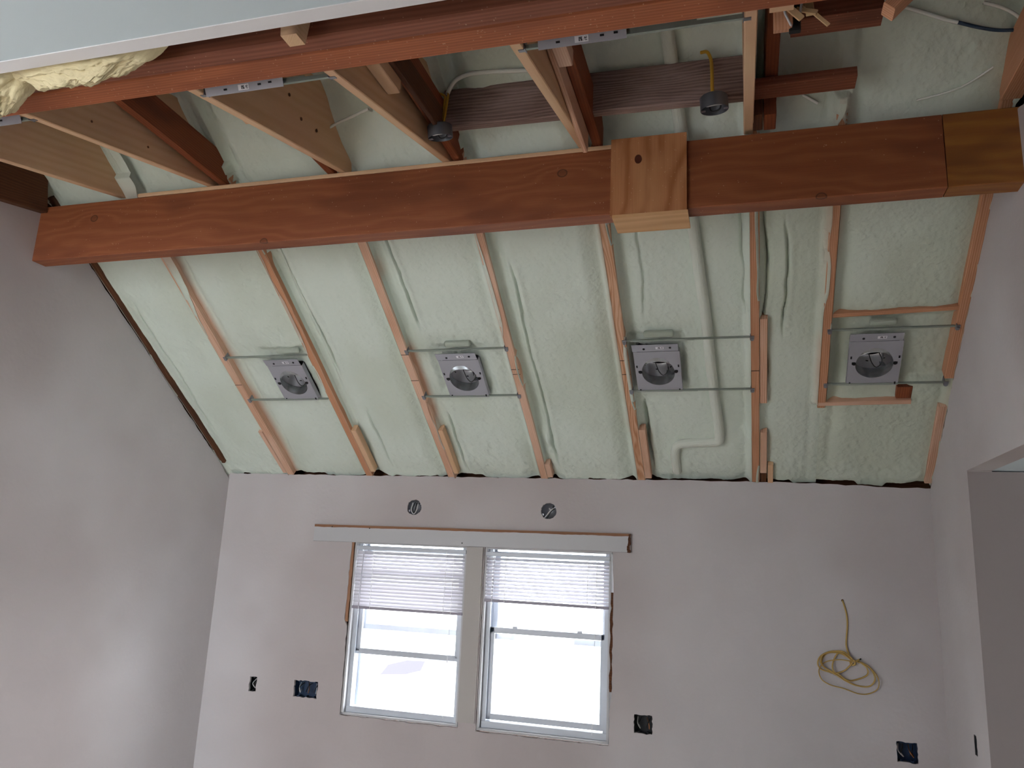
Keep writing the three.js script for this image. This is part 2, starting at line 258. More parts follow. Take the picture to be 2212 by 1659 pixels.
slopeBlock('wood_block', -0.548, 0.36, -0.548, 0.02, 0.05, 0.04, M.rafter, 'pale block beside the foot of the wavy grained rafter below the third light');
slopeBlock('wood_block', 0.102, 0.985, 0.102, 0.525, 0.05, 0.036, M.rafter, 'upper pale block on the right side of the straight reddish rafter');
slopeBlock('wood_block', 0.104, 0.343, 0.104, 0.07, 0.05, 0.036, M.rafter, 'lower pale block on the right side of the straight reddish rafter');
slopeBlock('wood_block', 0.142, 0.127, 0.142, 0.0, 0.04, 0.03, M.pale, 'smallest whitish block standing right of the foot of the straight reddish rafter');
slopeBlock('wood_block', 0.104, 0.06, 0.104, 0.0, 0.05, 0.036, M.oldBrown, 'dark stub below the lower pale block at the foot of the straight reddish rafter', 0.01);

// ------------------------------------------------------------ spray foam, one cast per bay
const CANS = [[-2.582, 0.836 * CA], [-1.497, 0.842 * CA], [-0.42, 0.862 * CA], [0.61, 0.886 * CA]];
const joists = [
  [-3.0, 'leftmost pale ceiling joist running from the header down to the beam'],
  [-2.445, 'second pale ceiling joist from the left, with a dark stub behind it'],
  [-1.735, 'pale ceiling joist with a row of bored holes, third from the left'],
  [-1.232, 'pale ceiling joist left of the hanging round box with yellow cables'],
  [-0.622, 'pale ceiling joist meeting the beam left of the plywood cover'],
  [0.04, 'rightmost pale ceiling joist, hanging straight above the straight reddish rafter'],
];
const FOAM = [217, 227, 216].map((c) => Math.pow((c / 255 + 0.055) / 1.055, 2.4)), WOODTINT = [198, 150, 122].map((c) => Math.pow((c / 255 + 0.055) / 1.055, 2.4)), OLIVE = [158, 163, 128].map((c) => Math.pow((c / 255 + 0.055) / 1.055, 2.4));
const slope = group('ceiling_slope', [0, SY, 0], [-ALPHA, 0, 0]); struct(slope);
const SMAX = 2.38 / CA;
function foamBay(x0, x1, seed, o = {}) {
  const nu = Math.max(20, Math.round((x1 - x0) / 0.0052)), ns = 330, rec = o.rec ?? 0.04, pos = [], col = [], uv = [], idx = [];
  const gr = o.grooves ?? [], lumps = o.lumps ?? [], pits = o.pits ?? [];
  for (let j = 0; j <= ns; j++) for (let i = 0; i <= nu; i++) {
    const u = i / nu, sf = -0.025 + 0.03 * smooth(0.48, 0.6, fbm((x0 + (x1 - x0) * u) * 6, 2, seed + 95, 3)), s = sf + (SMAX - sf) * j / ns, z = s * CA, hi = 0.034 * smooth(1.74, 1.82, z);
    const rag = (k) => 0.0016 + 0.02 * smooth(0.5, 0.8, fbm(s * 2.2, k * 3.1, seed + 91, 3));
    const offL = o.freeL ? 1 - smooth(o.freeL, o.freeL + 0.03, z) : 0, offR = o.freeR ? 1 - smooth(o.freeR, o.freeR + 0.03, z) : 0;
    const lo = Math.max(hi, rag(1), 0.024 * offL) + (o.coverL ? o.coverL(z) : 0), ro = Math.max(hi, rag(2), 0.024 * offR) + (o.coverR ? o.coverR(z) : 0);
    const x = x0 + (x1 - x0) * u - lo * Math.exp(-u * 26) + ro * Math.exp(-(1 - u) * 26);
    const dl = Math.max(0, x - x0), dr = Math.max(0, x1 - x), upper = smooth(1.7, 1.9, z);
    // fill: sides climb the rafters, middle swells
    const el = (1 - offL) * Math.exp(-Math.pow(dl / 0.018, 1.5)), er = (1 - offR) * Math.exp(-Math.pow(dr / 0.018, 1.5));
    let h = rec + (o.bowl ?? 0.0) * Math.sin(Math.PI * u);
    h -= (o.swell ?? 0.012) * smooth(0, 0.12, dl) * smooth(0, 0.12, dr);
    const near = Math.max(0, ...(o.pits ?? []).map((q) => smooth(0.22, 0.02, Math.max(q[0] - x, x - q[2], q[1] - z, z - q[3], 0))));
    const rough = 0.6 + (o.rough ?? 0) + 0.7 * upper + 1.0 * smooth(0.35, 0.05, z) + 0.9 * near;
    h += 0.022 * (fbm(x * 2.4, s * 2.0, seed, 3) - 0.5) + 0.012 * rough * (fbm(x * 9, s * 7, seed + 3, 3) - 0.5) + 0.005 * rough * (fbm(x * 42, s * 30, seed + 7, 3) - 0.5);
    h += upper * 0.05 * (fbm(x * 4, s * 4, seed + 12, 3) - 0.5);
    for (const [gx, gz0, gz1, gw, gd] of gr) {     // cracks
      if (z < gz0 - 0.05 || z > gz1 + 0.05) continue;
      const cx = gx + 0.05 * (fbm(s * 3.5, gx * 7, seed + 21, 4) - 0.5), d = (x - cx) / gw, e = smooth(gz0 - 0.05, gz0 + 0.1, z) * (1 - smooth(gz1 - 0.1, gz1 + 0.05, z));
      h += 2.8 * e * gd * (d < 0 ? Math.exp(-d * d * 0.8) : Math.exp(-d * d * 12)) - e * gd * 0.35 * Math.exp(-Math.pow((x - cx - 3.2 * gw) / (2.2 * gw), 2));
    }
    for (const [px, pz, rx, rz, d] of lumps) { const q = Math.pow((x - px) / rx, 2) + Math.pow((z - pz) / rz, 2); if (q < 9) h -= d * Math.exp(-q * (1 + 0.5 * (fbm(x * 18, s * 18, seed + 33, 2) - 0.5))); }
    for (const [px0, pz0, px1, pz1, d] of pits) { const f = 0.02; h += d * smooth(px0 - f, px0 + f, x) * (1 - smooth(px1 - f, px1 + f, x)) * smooth(pz0 - f, pz0 + f, z) * (1 - smooth(pz1 - f, pz1 + f, z)); }
    for (const [cx, cz] of CANS) if (Math.abs(x - cx) < 0.104 && Math.abs(z - cz) < 0.112) h = Math.max(h, 0.19);
    const up = Math.max(el * (o.left ?? 0.8), er * (o.right ?? 0.8));
    const vl = o.vl ?? 0.012, vr = o.vr ?? 0.004;            // the hollow that runs beside each rafter
    h += smooth(0.02, 0.22, z) * vl * Math.exp(-Math.pow((dl - 0.036) / 0.026, 2)) * (0.5 + fbm(s * 1.7, 4, seed + 15, 3)) + vr * Math.exp(-Math.pow((dr - 0.03) / 0.02, 2));
    for (const [jx] of joists) if (upper > 0) h -= upper * 0.035 * Math.exp(-Math.max(0, Math.abs(x - jx) - 0.018) / 0.022);
    h = h * (1 - up) + (0.003 + 0.012 * fbm(s * 6, seed, seed + 41, 3)) * up;
    const over = (x < x0 - 0.0004 && offL < 0.5) || (x > x1 + 0.0004 && offR < 0.5);
    // ragged foot at the wall
    h = over && z > 1.86 ? 0.012 + 0.03 * fbm(x * 12, s * 5, 7, 3) : over ? -0.0015 - 0.004 * fbm(x * 30, s * 30, seed + 2, 2) * smooth(0, 0.02, Math.max(x0 - x, x - x1)) : Math.max(h, 0.003 + 0.004 * fbm(x * 20, s * 20, seed + 2, 2));
    h += 0.012 * smooth(0.03, 0, z) * (fbm(x * 11, 3, seed + 51, 3) - 0.35);
    pos.push(x, h, s); uv.push(x, s);
    let c = mix3(FOAM, OLIVE, 0.2 * smooth(0.4, 0.7, fbm(x * 2 + 9, s * 1.4, seed + 61, 3)) + (o.olive ?? 0));
    const thin = (1 - upper) * clamp(0.75 * Math.max(el * (o.tintL ?? 0.5), er * (o.tintR ?? 0.5)) * smooth(0.3, 0.75, fbm(s * 2.2, u * 0.4, seed + 71, 3) + (o.tint ?? 0)) * 1.6);
    c = mix3(c, WOODTINT, thin);
    col.push(...c);
  }
  for (let j = 0; j < ns; j++) for (let i = 0; i < nu; i++) { const a = j * (nu + 1) + i, b = a + 1, c = a + nu + 1, d = c + 1; idx.push(a, b, c, b, d, c); }
  const g = new THREE.BufferGeometry();
  g.setAttribute('position', new THREE.Float32BufferAttribute(pos, 3)); g.setAttribute('color', new THREE.Float32BufferAttribute(col, 3)); g.setAttribute('uv', new THREE.Float32BufferAttribute(uv, 2)); g.setIndex(idx); g.computeVertexNormals();
  return mesh('spray_foam', g, M.foam, slope);
}
foamBay(-3.452, -2.985, 101, { rec: 0.022, swell: 0.01, rough: 0.4, tintR: 0.9, left: 0.6, vl: 0.004, coverR: (z) => 0.055 * smooth(1.0, 1.4, z) * (0.6 + 0.8 * fbm(z * 6, 2, 9, 3)), grooves: [[-3.36, 0.35, 1.2, 0.006, 0.012]] });
foamBay(-2.945, -2.397, 202, { rec: 0.05, swell: 0.02, vl: 0.018, left: 0.4, rough: 0.3, tintL: 1.0, tint: 0.1, pits: [[-2.72, 0.6, -2.42, 0.9, 0.02]], lumps: [[-2.6, 1.0, 0.12, 0.1, 0.018]] });
foamBay(-2.353, -1.82, 303, { rec: 0.056, swell: 0.042, vl: 0.02, left: 0.2, tintL: 0.1, grooves: [[-2.262, 0.75, 1.75, 0.009, 0.026], [-2.2, 0.1, 0.5, 0.006, 0.01]] });
foamBay(-1.77, -1.208, 404, { rec: 0.05, swell: 0.02, vl: 0.018, left: 0.3, tintL: 0.9, tint: 0.1, grooves: [[-1.672, 1.0, 1.7, 0.007, 0.02], [-1.68, 0.05, 0.45, 0.008, 0.016]], pits: [[-1.66, 0.6, -1.33, 0.88, 0.02]] });
foamBay(-1.162, -0.612, 505, { rec: 0.056, swell: 0.04, vl: 0.02, left: 0.2, tintL: 0.1, tintR: 0.6, grooves: [[-1.075, 0.1, 1.3, 0.008, 0.014]], lumps: [[-1.12, 0.27, 0.022, 0.06, 0.045], [-1.125, 0.19, 0.018, 0.03, 0.03]] });
foamBay(-0.565, 0.04, 606, { rec: 0.055, swell: 0.008, left: 0.4, tintL: 0.2, tintR: 0.1, pits: [[-0.56, 0.6, -0.28, 0.9, 0.02]], grooves: [[-0.51, 0.1, 0.5, 0.01, 0.02], [-0.46, 1.0, 1.6, 0.006, 0.006], [0.02, 0.9, 1.6, 0.006, 0.008]] });
foamBay(0.084, 0.364, 707, { freeR: 0.485, rec: 0.03, swell: 0.006, olive: 0.1, tintL: 0.1, left: 0.3, grooves: [[0.115, 0.55, 1.55, 0.006, 0.016], [0.2, 0.9, 1.4, 0.006, 0.01]] });
foamBay(0.408, 0.963, 808, { freeL: 0.485, rec: 0.03, swell: 0.01, olive: 0.14, tintL: 0.8, tintR: 0.3, pits: [[0.42, 0.63, 0.95, 0.96, 0.035], [0.42, 0.53, 0.78, 0.63, 0.02]], lumps: [[0.9, 0.07, 0.12, 0.06, 0.02]] });

// ------------------------------------------------------------ white pipe buried in the foam
const pipePts = [[-0.262, 2.25], [-0.232, 1.9], [-0.205, 1.5], [-0.184, 1.2], [-0.166, 0.973], [-0.157, 0.76], [-0.146, 0.56], [-0.128, 0.3], [-0.135, 0.258], [-0.17, 0.246], [-0.3, 0.24], [-0.355, 0.228], [-0.378, 0.18], [-0.38, 0.04]];
const pipe = mesh('vent_pipe', tubeGeo(pipePts.map(([x, z], i) => fz(x, z, 0.036 + (i > 8 ? 0.006 : 0))), 0.027, 160, 14), std(0xd9dfd4, 0.75, 0, { bumpMap: foamBump, bumpScale: 0.002 }));
tag(pipe, 'white vent pipe coated in foam running down the slope and bending left', 'pipe');

// ------------------------------------------------------------ beam
const beam = group('ridge_beam', [LX, BY0, BZ0]);
const bh = BY1 - BY0, bd = BZ1 - BZ0, jx = 0.722 - LX, bl = RX - LX + 0.03;
{
  const g1 = timberGeo(jx - 0.0015, bh, bd, 0.003, 0.2, 0.03); const m1 = mesh('beam_ply', g1, M.lvl, beam); m1.position.set(0, bh / 2, bd / 2); m1.rotation.z = 0.0016;
  const g2 = timberGeo(bl - jx, bh, bd, 0.003); const m2 = mesh('end_ply', g2, M.lvlEnd, beam); m2.position.set(jx + 0.0015, bh / 2 + 0.007, bd / 2); m2.userData.label = 'yellower end piece beyond the joint';
  const g3 = timberGeo(2.4, 0.018, 0.03, 0.002); const m3 = mesh('top_strip', g3, M.pale, beam); m3.position.set(0.6, bh + 0.012, bd - 0.012); m3.userData.label = 'thin pale strip on the top edge';
}
tag(beam, 'long reddish brown timber beam crossing the whole room under the slope', 'beam');
const cover = group('plywood_cover', [-0.35, BY0, BZ1]);
{
  const g = timberGeo(0.4, 0.305, 0.014, 0.001, 0.15, 0.1); const m = mesh('front_panel', g, M.ply, cover); m.rotation.set(0, 0, Math.PI / 2); m.position.set(0, -0.012, 0.009);
  m.geometry = (() => { const k = boxGeo(0.302, 0.338, 0.014); const p = k.attributes.position, uv = k.attributes.uv; for (let i = 0; i < p.count; i++) uv.setXY(i, p.getY(i) + 0.4, p.getX(i) + 0.25); return k; })(); m.rotation.set(0, 0, 0); m.position.set(0.002, 0.158, 0.009);
  const kn = new THREE.CylinderGeometry(0.017, 0.017, 0.002, 24); kn.rotateX(Math.PI / 2); kn.scale(0.85, 1.15, 1); const k = mesh('knot', kn, std(0x5a2a18, 0.6), cover); k.position.set(-0.038, 0.228, 0.0165); k.userData.label = 'dark red knot';
  const bg = boxGeo(0.296, 0.014, 0.15); { const p = bg.attributes.position, uv = bg.attributes.uv; for (let i = 0; i < p.count; i++) uv.setXY(i, p.getX(i) + 0.9, p.getZ(i) + 0.4); }
  const b = mesh('bottom_panel', bg, std(0xffffff), cover); b.material = woodMat({ L: 1, H: 0.5, w: 256, h: 128, a: 0xd9aa78, b: 0xc08f5e, c: 0xe2bb90, rings: 16, warp: 1.5, seed: 53 }); b.position.set(0.01, -0.0185, -0.05); b.userData.label = 'panel under the beam, coloured paler for the light on its underside';  // light on the underside is put into this paler wood colour
}
tag(cover, 'square plywood cover with a dark knot wrapped over the beam', 'plywood cover');

// ------------------------------------------------------------ joists of the near slope, header, old timbers
const HOLES = [[0.93, 0.165], [0.78, 0.175], [0.87, 0.075], [0.51, 0.19], [0.41, 0.12], [0.29, 0.11]];
const JH = 0.34, JW = 0.036;
for (const [x, label] of joists) {
  const z0 = 1.8, z1 = 3.02, off = JH / 2 / Math.cos(BETA);
  const j = group('ceiling_joist', [x, nearY(z0), z0]);
  const m = timber('plank', [0, off, 0], [0, off + nearY(z1) - nearY(z0), z1 - z0], JH, JW, M.pale, { parent: j, up: [0, 1, 0] });
  if (x === -1.735) for (const [dz, dy] of HOLES) {
    const c = new THREE.CylinderGeometry(0.007, 0.007, 0.003, 14); c.rotateZ(Math.PI / 2); const h = mesh('bored_hole', c, std(0x5b3b24, 0.9), j); h.position.set(JW / 2 + 0.0005, dy - TB * dz, dz);
  }
  if (x === -2.445) for (const [dz, dy] of [[0.45, 0.06], [0.75, 0.07]]) { const c = new THREE.CylinderGeometry(0.005, 0.005, 0.003, 12); c.rotateZ(Math.PI / 2); const h = mesh('knot', c, std(0x7a5030, 0.9), j); h.position.set(JW / 2 + 0.0005, dy - TB * dz, dz); }
  tag(j, label, 'joist');
}
const oldTies = [[-2.38, 'dark red old joist beside the second pale joist, end dusted with foam'], [-1.182, 'red old joist behind the hanging box with two yellow cables'], [-0.562, 'red old joist just left of the plywood cover'], [0.122, 'red old joist to the right of the rightmost pale joist'], [-1.80, 'red old joist mostly hidden behind the joist with bored holes']];
for (const [x, label] of oldTies) tag(timber('old_joist', [x, x > 0 ? 3.605 : 3.52, 1.78], [x, x > 0 ? 3.605 : 3.555, 2.98], 0.14, x > 0 ? 0.046 : 0.038, M.red), label, 'joist');
// packing pieces beside the joists
const piece = (A, B, h, w, mat, label) => tag(timber('packing_block', A, B, h, w, mat), label, 'wood block');
piece([-2.545, 3.45, 2.95], [-2.545, 3.465, 2.36], 0.1, 0.038, M.oldBrown, 'dark brown old stub hanging beside the second pale joist');
piece([-1.185, 3.40, 2.95], [-1.185, 3.405, 2.45], 0.07, 0.05, M.pale, 'pale broken packing piece with a split end on the fourth pale joist');
piece([-1.15, 3.46, 2.95], [-1.15, 3.47, 2.1], 0.1, 0.02, M.oldBrown, 'narrow dark strip between the fourth pale joist and the red old joist');
piece([-0.552, 3.40, 2.95], [-0.552, 3.41, 2.46], 0.06, 0.05, M.rafter, 'stepped packing piece on the fifth pale joist below the light pan');
piece([-0.592, 3.50, 2.95], [-0.592, 3.45, 1.9], 0.16, 0.02, M.rafter, 'long pale filler between the fifth pale joist and its red neighbour');
piece([-1.775, 3.395, 2.8], [-1.775, 3.37, 2.45], 0.1, 0.034, M.pale, 'pale filler on the left of the joist with bored holes');
piece([0.118, 3.485, 1.835], [0.118, 3.485, 1.945], 0.115, 0.044, M.red, 'red block on the beam below the short brown board, right of the last pale joist');
piece([0.074, 3.49, 1.835], [0.074, 3.49, 1.945], 0.12, 0.036, M.oldBrown, 'dark striped block on the beam between the last pale joist and the red block');
// header
const head = timber('header_board', [LX, 3.188, 2.937], [0.4, 3.188, 2.922], 0.036, 0.096, M.header, { bev: 0.012 });
tag(head, 'orange brown lower header board with sawdust specks and a broken right end', 'header board');
const head2 = timber('header_board', [LX, 3.26, 3.024], [0.4, 3.26, 3.006], 0.19, 0.062, M.headerDark, { bev: 0.006 });
tag(head2, 'darker upper header board next to the white ceiling edge', 'header board');
// weathered planks across the slope
tag(timber('old_plank', [-1.175, 3.572, 2.0], [0.05, 3.556, 2.0], 0.178, 0.04, M.old, { bev: 0.006 }), 'weathered grey brown plank behind the hanging round boxes', 'plank');
tag(timber('brace_board', [0.05, 3.509, 1.993], [0.412, 3.509, 1.993], 0.038, 0.086, M.headerDark), 'short brown board with a cut end above the beam on the right', 'plank');
tag(timber('brace_board', [0.18, 3.603, 2.245], [0.466, 3.603, 2.245], 0.09, 0.09, M.headerDark), 'short brown board with foam on its top edge at the upper right', 'plank');
tag(timber('old_joist', [LX + 0.02, 3.48, 1.84], [LX + 0.02, 3.29, 2.9], 0.19, 0.05, M.oldBrown), 'dark old timber on top of the left wall above the beam end', 'joist');
tag(timber('old_joist', [RX - 0.01, 3.55, 1.8], [RX - 0.01, 3.55, 2.6], 0.16, 0.07, M.rafterRed), 'pale timber on top of the right wall above the beam end', 'joist');
tag(mesh('support_block', (() => { const g = new THREE.CylinderGeometry(0.05, 0.034, 0.17, 4, 1); g.rotateY(Math.PI / 4); return g; })(), M.pale), 'small pale tapered block between the white ceiling and the header', 'wood block').position.set(-1.17, 3.205, 3.1);
tag(timber('packing_block', [0.376, 3.172, 2.8], [0.376, 3.32, 2.8], 0.05, 0.05, M.rafterRed), 'short upright block end at the top edge, right of the broken header', 'wood block');
tag(timber('packing_block', [0.085, 3.2, 2.86], [0.145, 3.2, 2.86], 0.03, 0.04, M.pale), 'pale scrap block under the header beside the rightmost pale joist', 'wood block');
tag(timber('packing_block', [0.125, 3.34, 2.78], [0.125, 3.215, 2.72], 0.045, 0.05, M.rafterRed), 'broken red block with a pale split end beside the rightmost pale joist', 'wood block');
// splinters at the broken header end
const spl = group('splintered_wood', [0.14, 3.25, 2.74]);
for (const [a, b, r] of [[[0, 0.02, 0], [0.07, -0.02, 0.02], 0.006], [[0.02, 0.05, 0], [0.1, -0.05, 0], 0.005], [[-0.02, 0.03, 0.02], [0.03, -0.04, 0.03], 0.008], [[0.05, 0.08, 0], [0.055, -0.01, 0], 0.01]]) { const A = V(a), B = V(b); timber('splinter', A, B, r * 2.2, r, M.splinter, { parent: spl, bev: 0.001 }); }
{ const k = timber('dark_core', [0.015, 0.02, 0.0], [0.015, -0.05, -0.01], 0.03, 0.02, M.void, { parent: spl, up: [1, 0, 0] }); void k;
  for (const p of [[[-0.006, 0.03, 0.02], [-0.012, -0.005, 0.022], [-0.004, -0.03, 0.02], [0.004, -0.05, 0.018]], [[0.034, 0.035, 0.02], [0.03, 0, 0.02], [0.024, -0.03, 0.02]]]) { const r = tubeGeo(p, 0.0035, 20, 5); r.scale(1, 1, 1); mesh('torn_paper', r, std(0xe2e4e6, 0.9), spl); } }
tag(spl, 'pale splinters sticking out of the broken header end', 'splinters');

// ------------------------------------------------------------ yellow insulation
{
  const g = new THREE.SphereGeometry(1, 120, 60), p = g.attributes.position;
  for (let i = 0; i < p.count; i++) {
    const x = p.getX(i), y = p.getY(i), z = p.getZ(i), n = fbm(x * 4 + 40, y * 1.5 + z * 2 + 9, 5, 3), f = fbm(x * 26, y * 9 + z * 9, 8, 4), e = 1 - Math.pow(Math.abs(x), 3);
    const k = 0.7 + 0.45 * n + 0.28 * f;
    p.setXYZ(i, x * 0.47, y * 0.07 * k * (0.4 + e) - 0.02 * (n - 0.5), z * 0.075 * k);
  }
  g.computeVertexNormals();
  const one = (pos, sc, label) => { const m = mesh('glass_wool', g, std(0xe0d3ab, 1, 0, { bumpMap: foamBump, bumpScale: 0.003 })); m.position.set(...pos); m.scale.set(...sc); tag(m, label, 'insulation'); };
  one([-1.87, 3.165, 3.13], [0.68, 0.95, 0.7], 'long tuft of yellow insulation hanging along the edge of the white ceiling');
  one([-2.27, 3.15, 3.1], [0.42, 1.3, 0.9], 'thick tuft of yellow insulation at the left end of the white ceiling edge');
}

// ------------------------------------------------------------ recessed light housings
function panGeo(x0, x1, z0, z1, hole, t = 0.0016, oval = false) {
  const s = wallShape(rect(x0, z0, x1, z1), hole ? [circle(0, 0, hole, 0, 1).map(([x, y]) => (oval ? [x * 1.037, y * (y > 0 ? 1.333 : 1.025)] : [x, y]))] : []), g = new THREE.ExtrudeGeometry(s, { depth: t, bevelEnabled: false, curveSegments: 32 });
  g.rotateX(Math.PI / 2); return g;                      // shape y -> local z, facing down (-y)
}
function housing(x0, x1, label, o = {}) {
  const g = group('recessed_light', [0, 0, 0]), w = o.w ?? 0.116, hole = 0.081, at = o.at;
  g.position.copy(farSlope(at[0], at[1], 0)); g.rotation.x = -ALPHA;
  const pan = mesh('mounting_pan', merge([panGeo(-w, w, -0.132, 0.148, hole, 0.0016, true), boxGeo(0.0016, 0.03, 0.28, -w, 0.014, 0.008), boxGeo(0.0016, 0.03, 0.28, w, 0.014, 0.008), boxGeo(2 * w, 0.022, 0.0016, 0, 0.01, -0.132)]), M.pan, g); pan.position.y = 0.002;
  const tabg = panGeo(-w - 0.004, w - 0.004, 0, 0.052, 0); const tab = mesh('top_tab', tabg, M.pan, g); tab.position.set(0, 0.003, 0.15); tab.rotation.x = 0.16;
  const st = mesh('sticker', panGeo(-0.02, 0.02, -0.009, 0.009, 0, 0.0006), M.sticker, tab); { const uv = st.geometry.attributes.uv, p = st.geometry.attributes.position; for (let i = 0; i < p.count; i++) uv.setXY(i, (p.getX(i) + 0.02) / 0.04, (p.getZ(i) + 0.009) / 0.018); } st.position.set(0.02, -0.0022, 0.026);
  for (const [x, z] of [[0.072, 0.026], [-0.06, 0.02]]) { const c = new THREE.CylinderGeometry(0.006, 0.006, 0.004, 12), s = mesh('screw', c, M.dark, tab); s.position.set(x, -0.002, z); }
  // tilted collar from the oval hole up to the round can, a bright reflector ring and the dark box behind it
  { const pos = [], idx = [], n = 48; for (let i = 0; i <= n; i++) { const t = i / n * Math.PI * 2, c = Math.cos(t), q = Math.sin(t); pos.push(c * 0.084, 0, q * (q > 0 ? 0.108 : 0.083), c * 0.08, 0.03 - q * 0.0275, 0.004 + q * 0.0752); }
    for (let i = 0; i < n; i++) { const k = i * 2; idx.push(k, k + 1, k + 2, k + 1, k + 3, k + 2); }
    const cg = new THREE.BufferGeometry(); cg.setAttribute('position', new THREE.Float32BufferAttribute(pos, 3)); cg.setIndex(idx); cg.computeVertexNormals(); mesh('collar', cg, M.collar, g).position.y = 0.001; }
  const ring = mesh('reflector', new THREE.LatheGeometry([[0.08, 0], [0.0805, 0.02], [0.078, 0.024], [0.079, 0.05], [0.072, 0.07], [0.07, 0.072]].map((p) => new THREE.Vector2(...p)), 48), M.canIn, g); ring.position.set(0, 0.03, 0.004); ring.rotation.x = 0.35;
  for (let k = 0; k < 6; k++) { const t = k / 6 * Math.PI * 2 + 0.3; mesh('vent_slot', boxGeo(0.012, 0.005, 0.002).rotateY(-t + Math.PI / 2).translate(Math.cos(t) * 0.0775, 0.04, Math.sin(t) * 0.0775), M.dark, ring); }
  const sk = mesh('lamp_socket', new THREE.CylinderGeometry(0.02, 0.024, 0.05, 16), M.dark, g); sk.position.set(-0.03, 0.12, 0.02); sk.rotation.z = 0.3;
  const br = mesh('socket_bracket', merge([boxGeo(0.09, 0.002, 0.03, 0, 0.1, 0.01), boxGeo(0.002, 0.06, 0.03, 0.045, 0.07, 0.01), boxGeo(0.03, 0.03, 0.002, 0.05, 0.06, -0.045)]), M.steel, g);
  mesh('lamp_wire', tubeGeo([[-0.02, 0.07, 0.02], [0.0, 0.045, -0.03], [0.02, 0.04, -0.05], [0.045, 0.06, -0.03], [0.03, 0.11, 0.0]], 0.0024, 30, 6), M.wireBlack, g);
  for (const s of [-1, 1]) { const k = mesh('clip', merge([new THREE.CylinderGeometry(0.009, 0.009, 0.004, 14).translate(s * (hole + 0.01), -0.002, 0.012), boxGeo(0.008, 0.004, 0.012, s * (hole + 0.016), -0.002, 0.014)]), M.dark, g); }
  for (const [x, z] of [[-w + 0.014, -0.118], [w - 0.014, -0.118], [w - 0.01, 0.05], [-w + 0.01, 0.05]]) mesh('slot', boxGeo(0.007, 0.003, 0.014, x, -0.0008, z), M.dark, g);
  // two bars across the bay with nailing brackets
  for (const [z, y] of [[0.225, -0.002], [-0.122, -0.002]]) {
    const L = x1 - x0, cx = (x0 + x1) / 2 - at[0];
    const bar = mesh('hanger_bar', merge([boxGeo(L, 0.012, 0.003, cx, y + 0.006, z), boxGeo(L * 0.52, 0.005, 0.009, cx - L * 0.2, y, z), boxGeo(L, 0.002, 0.008, cx, y + 0.001, z)]), M.bar, g);
    for (const s of o.ends ?? [-1, 1]) { const ex = cx + s * L / 2; mesh('nail_bracket', merge([boxGeo(0.003, 0.04, 0.03, ex, 0.012, z), boxGeo(0.02, 0.003, 0.016, ex + s * 0.008, -0.0035, z), new THREE.CylinderGeometry(0.009, 0.009, 0.004, 12).translate(ex + s * 0.008, -0.004, z - 0.012)]), M.steel, bar); }
  }
  const fc = mesh('foam_cap', new RoundedBoxGeometry(o.capW ?? 0.15, 0.03, 0.035, 3, 0.012), M.foamPlain, g); fc.position.set(o.capX ?? 0.02, 0.02, 0.25);
  mesh('housing_box', merge([boxGeo(0.002, 0.15, 0.26, -0.1, 0.08, 0), boxGeo(0.002, 0.15, 0.26, 0.1, 0.08, 0), boxGeo(0.2, 0.15, 0.002, 0, 0.08, -0.125), boxGeo(0.2, 0.15, 0.002, 0, 0.08, 0.13), boxGeo(0.2, 0.002, 0.26, 0, 0.154, 0)]), M.boxIn, g).userData.label = 'galvanised box above the pan';
  tag(g, label, 'recessed light');
  return g;
}
M.boxIn = std(0x3a3b40, 0.5, 0.3); M.collar = std(0xc4c8c8, 0.24, 0.85, { side: THREE.DoubleSide });
M.canIn = std(0xf0f0f2, 0.34, 1.0, { side: THREE.DoubleSide });
housing(-2.94, -2.4, 'recessed light housing jammed against a rafter, leftmost of four on the slope', { at: [-2.582, 0.836], w: 0.114, ends: [-1], capX: 0.06 });
housing(-1.77, -1.21, 'recessed light housing on the slope above the left window, second from the left', { at: [-1.497, 0.842] });
housing(-0.565, 0.04, 'recessed light housing on the slope beside the white vent pipe', { at: [-0.42, 0.862], capX: 0.02 });
housing(0.406, 0.93, 'recessed light housing inside the framed recess at the right of the slope', { at: [0.61, 0.886], capW: 0.12, capX: 0.02 });
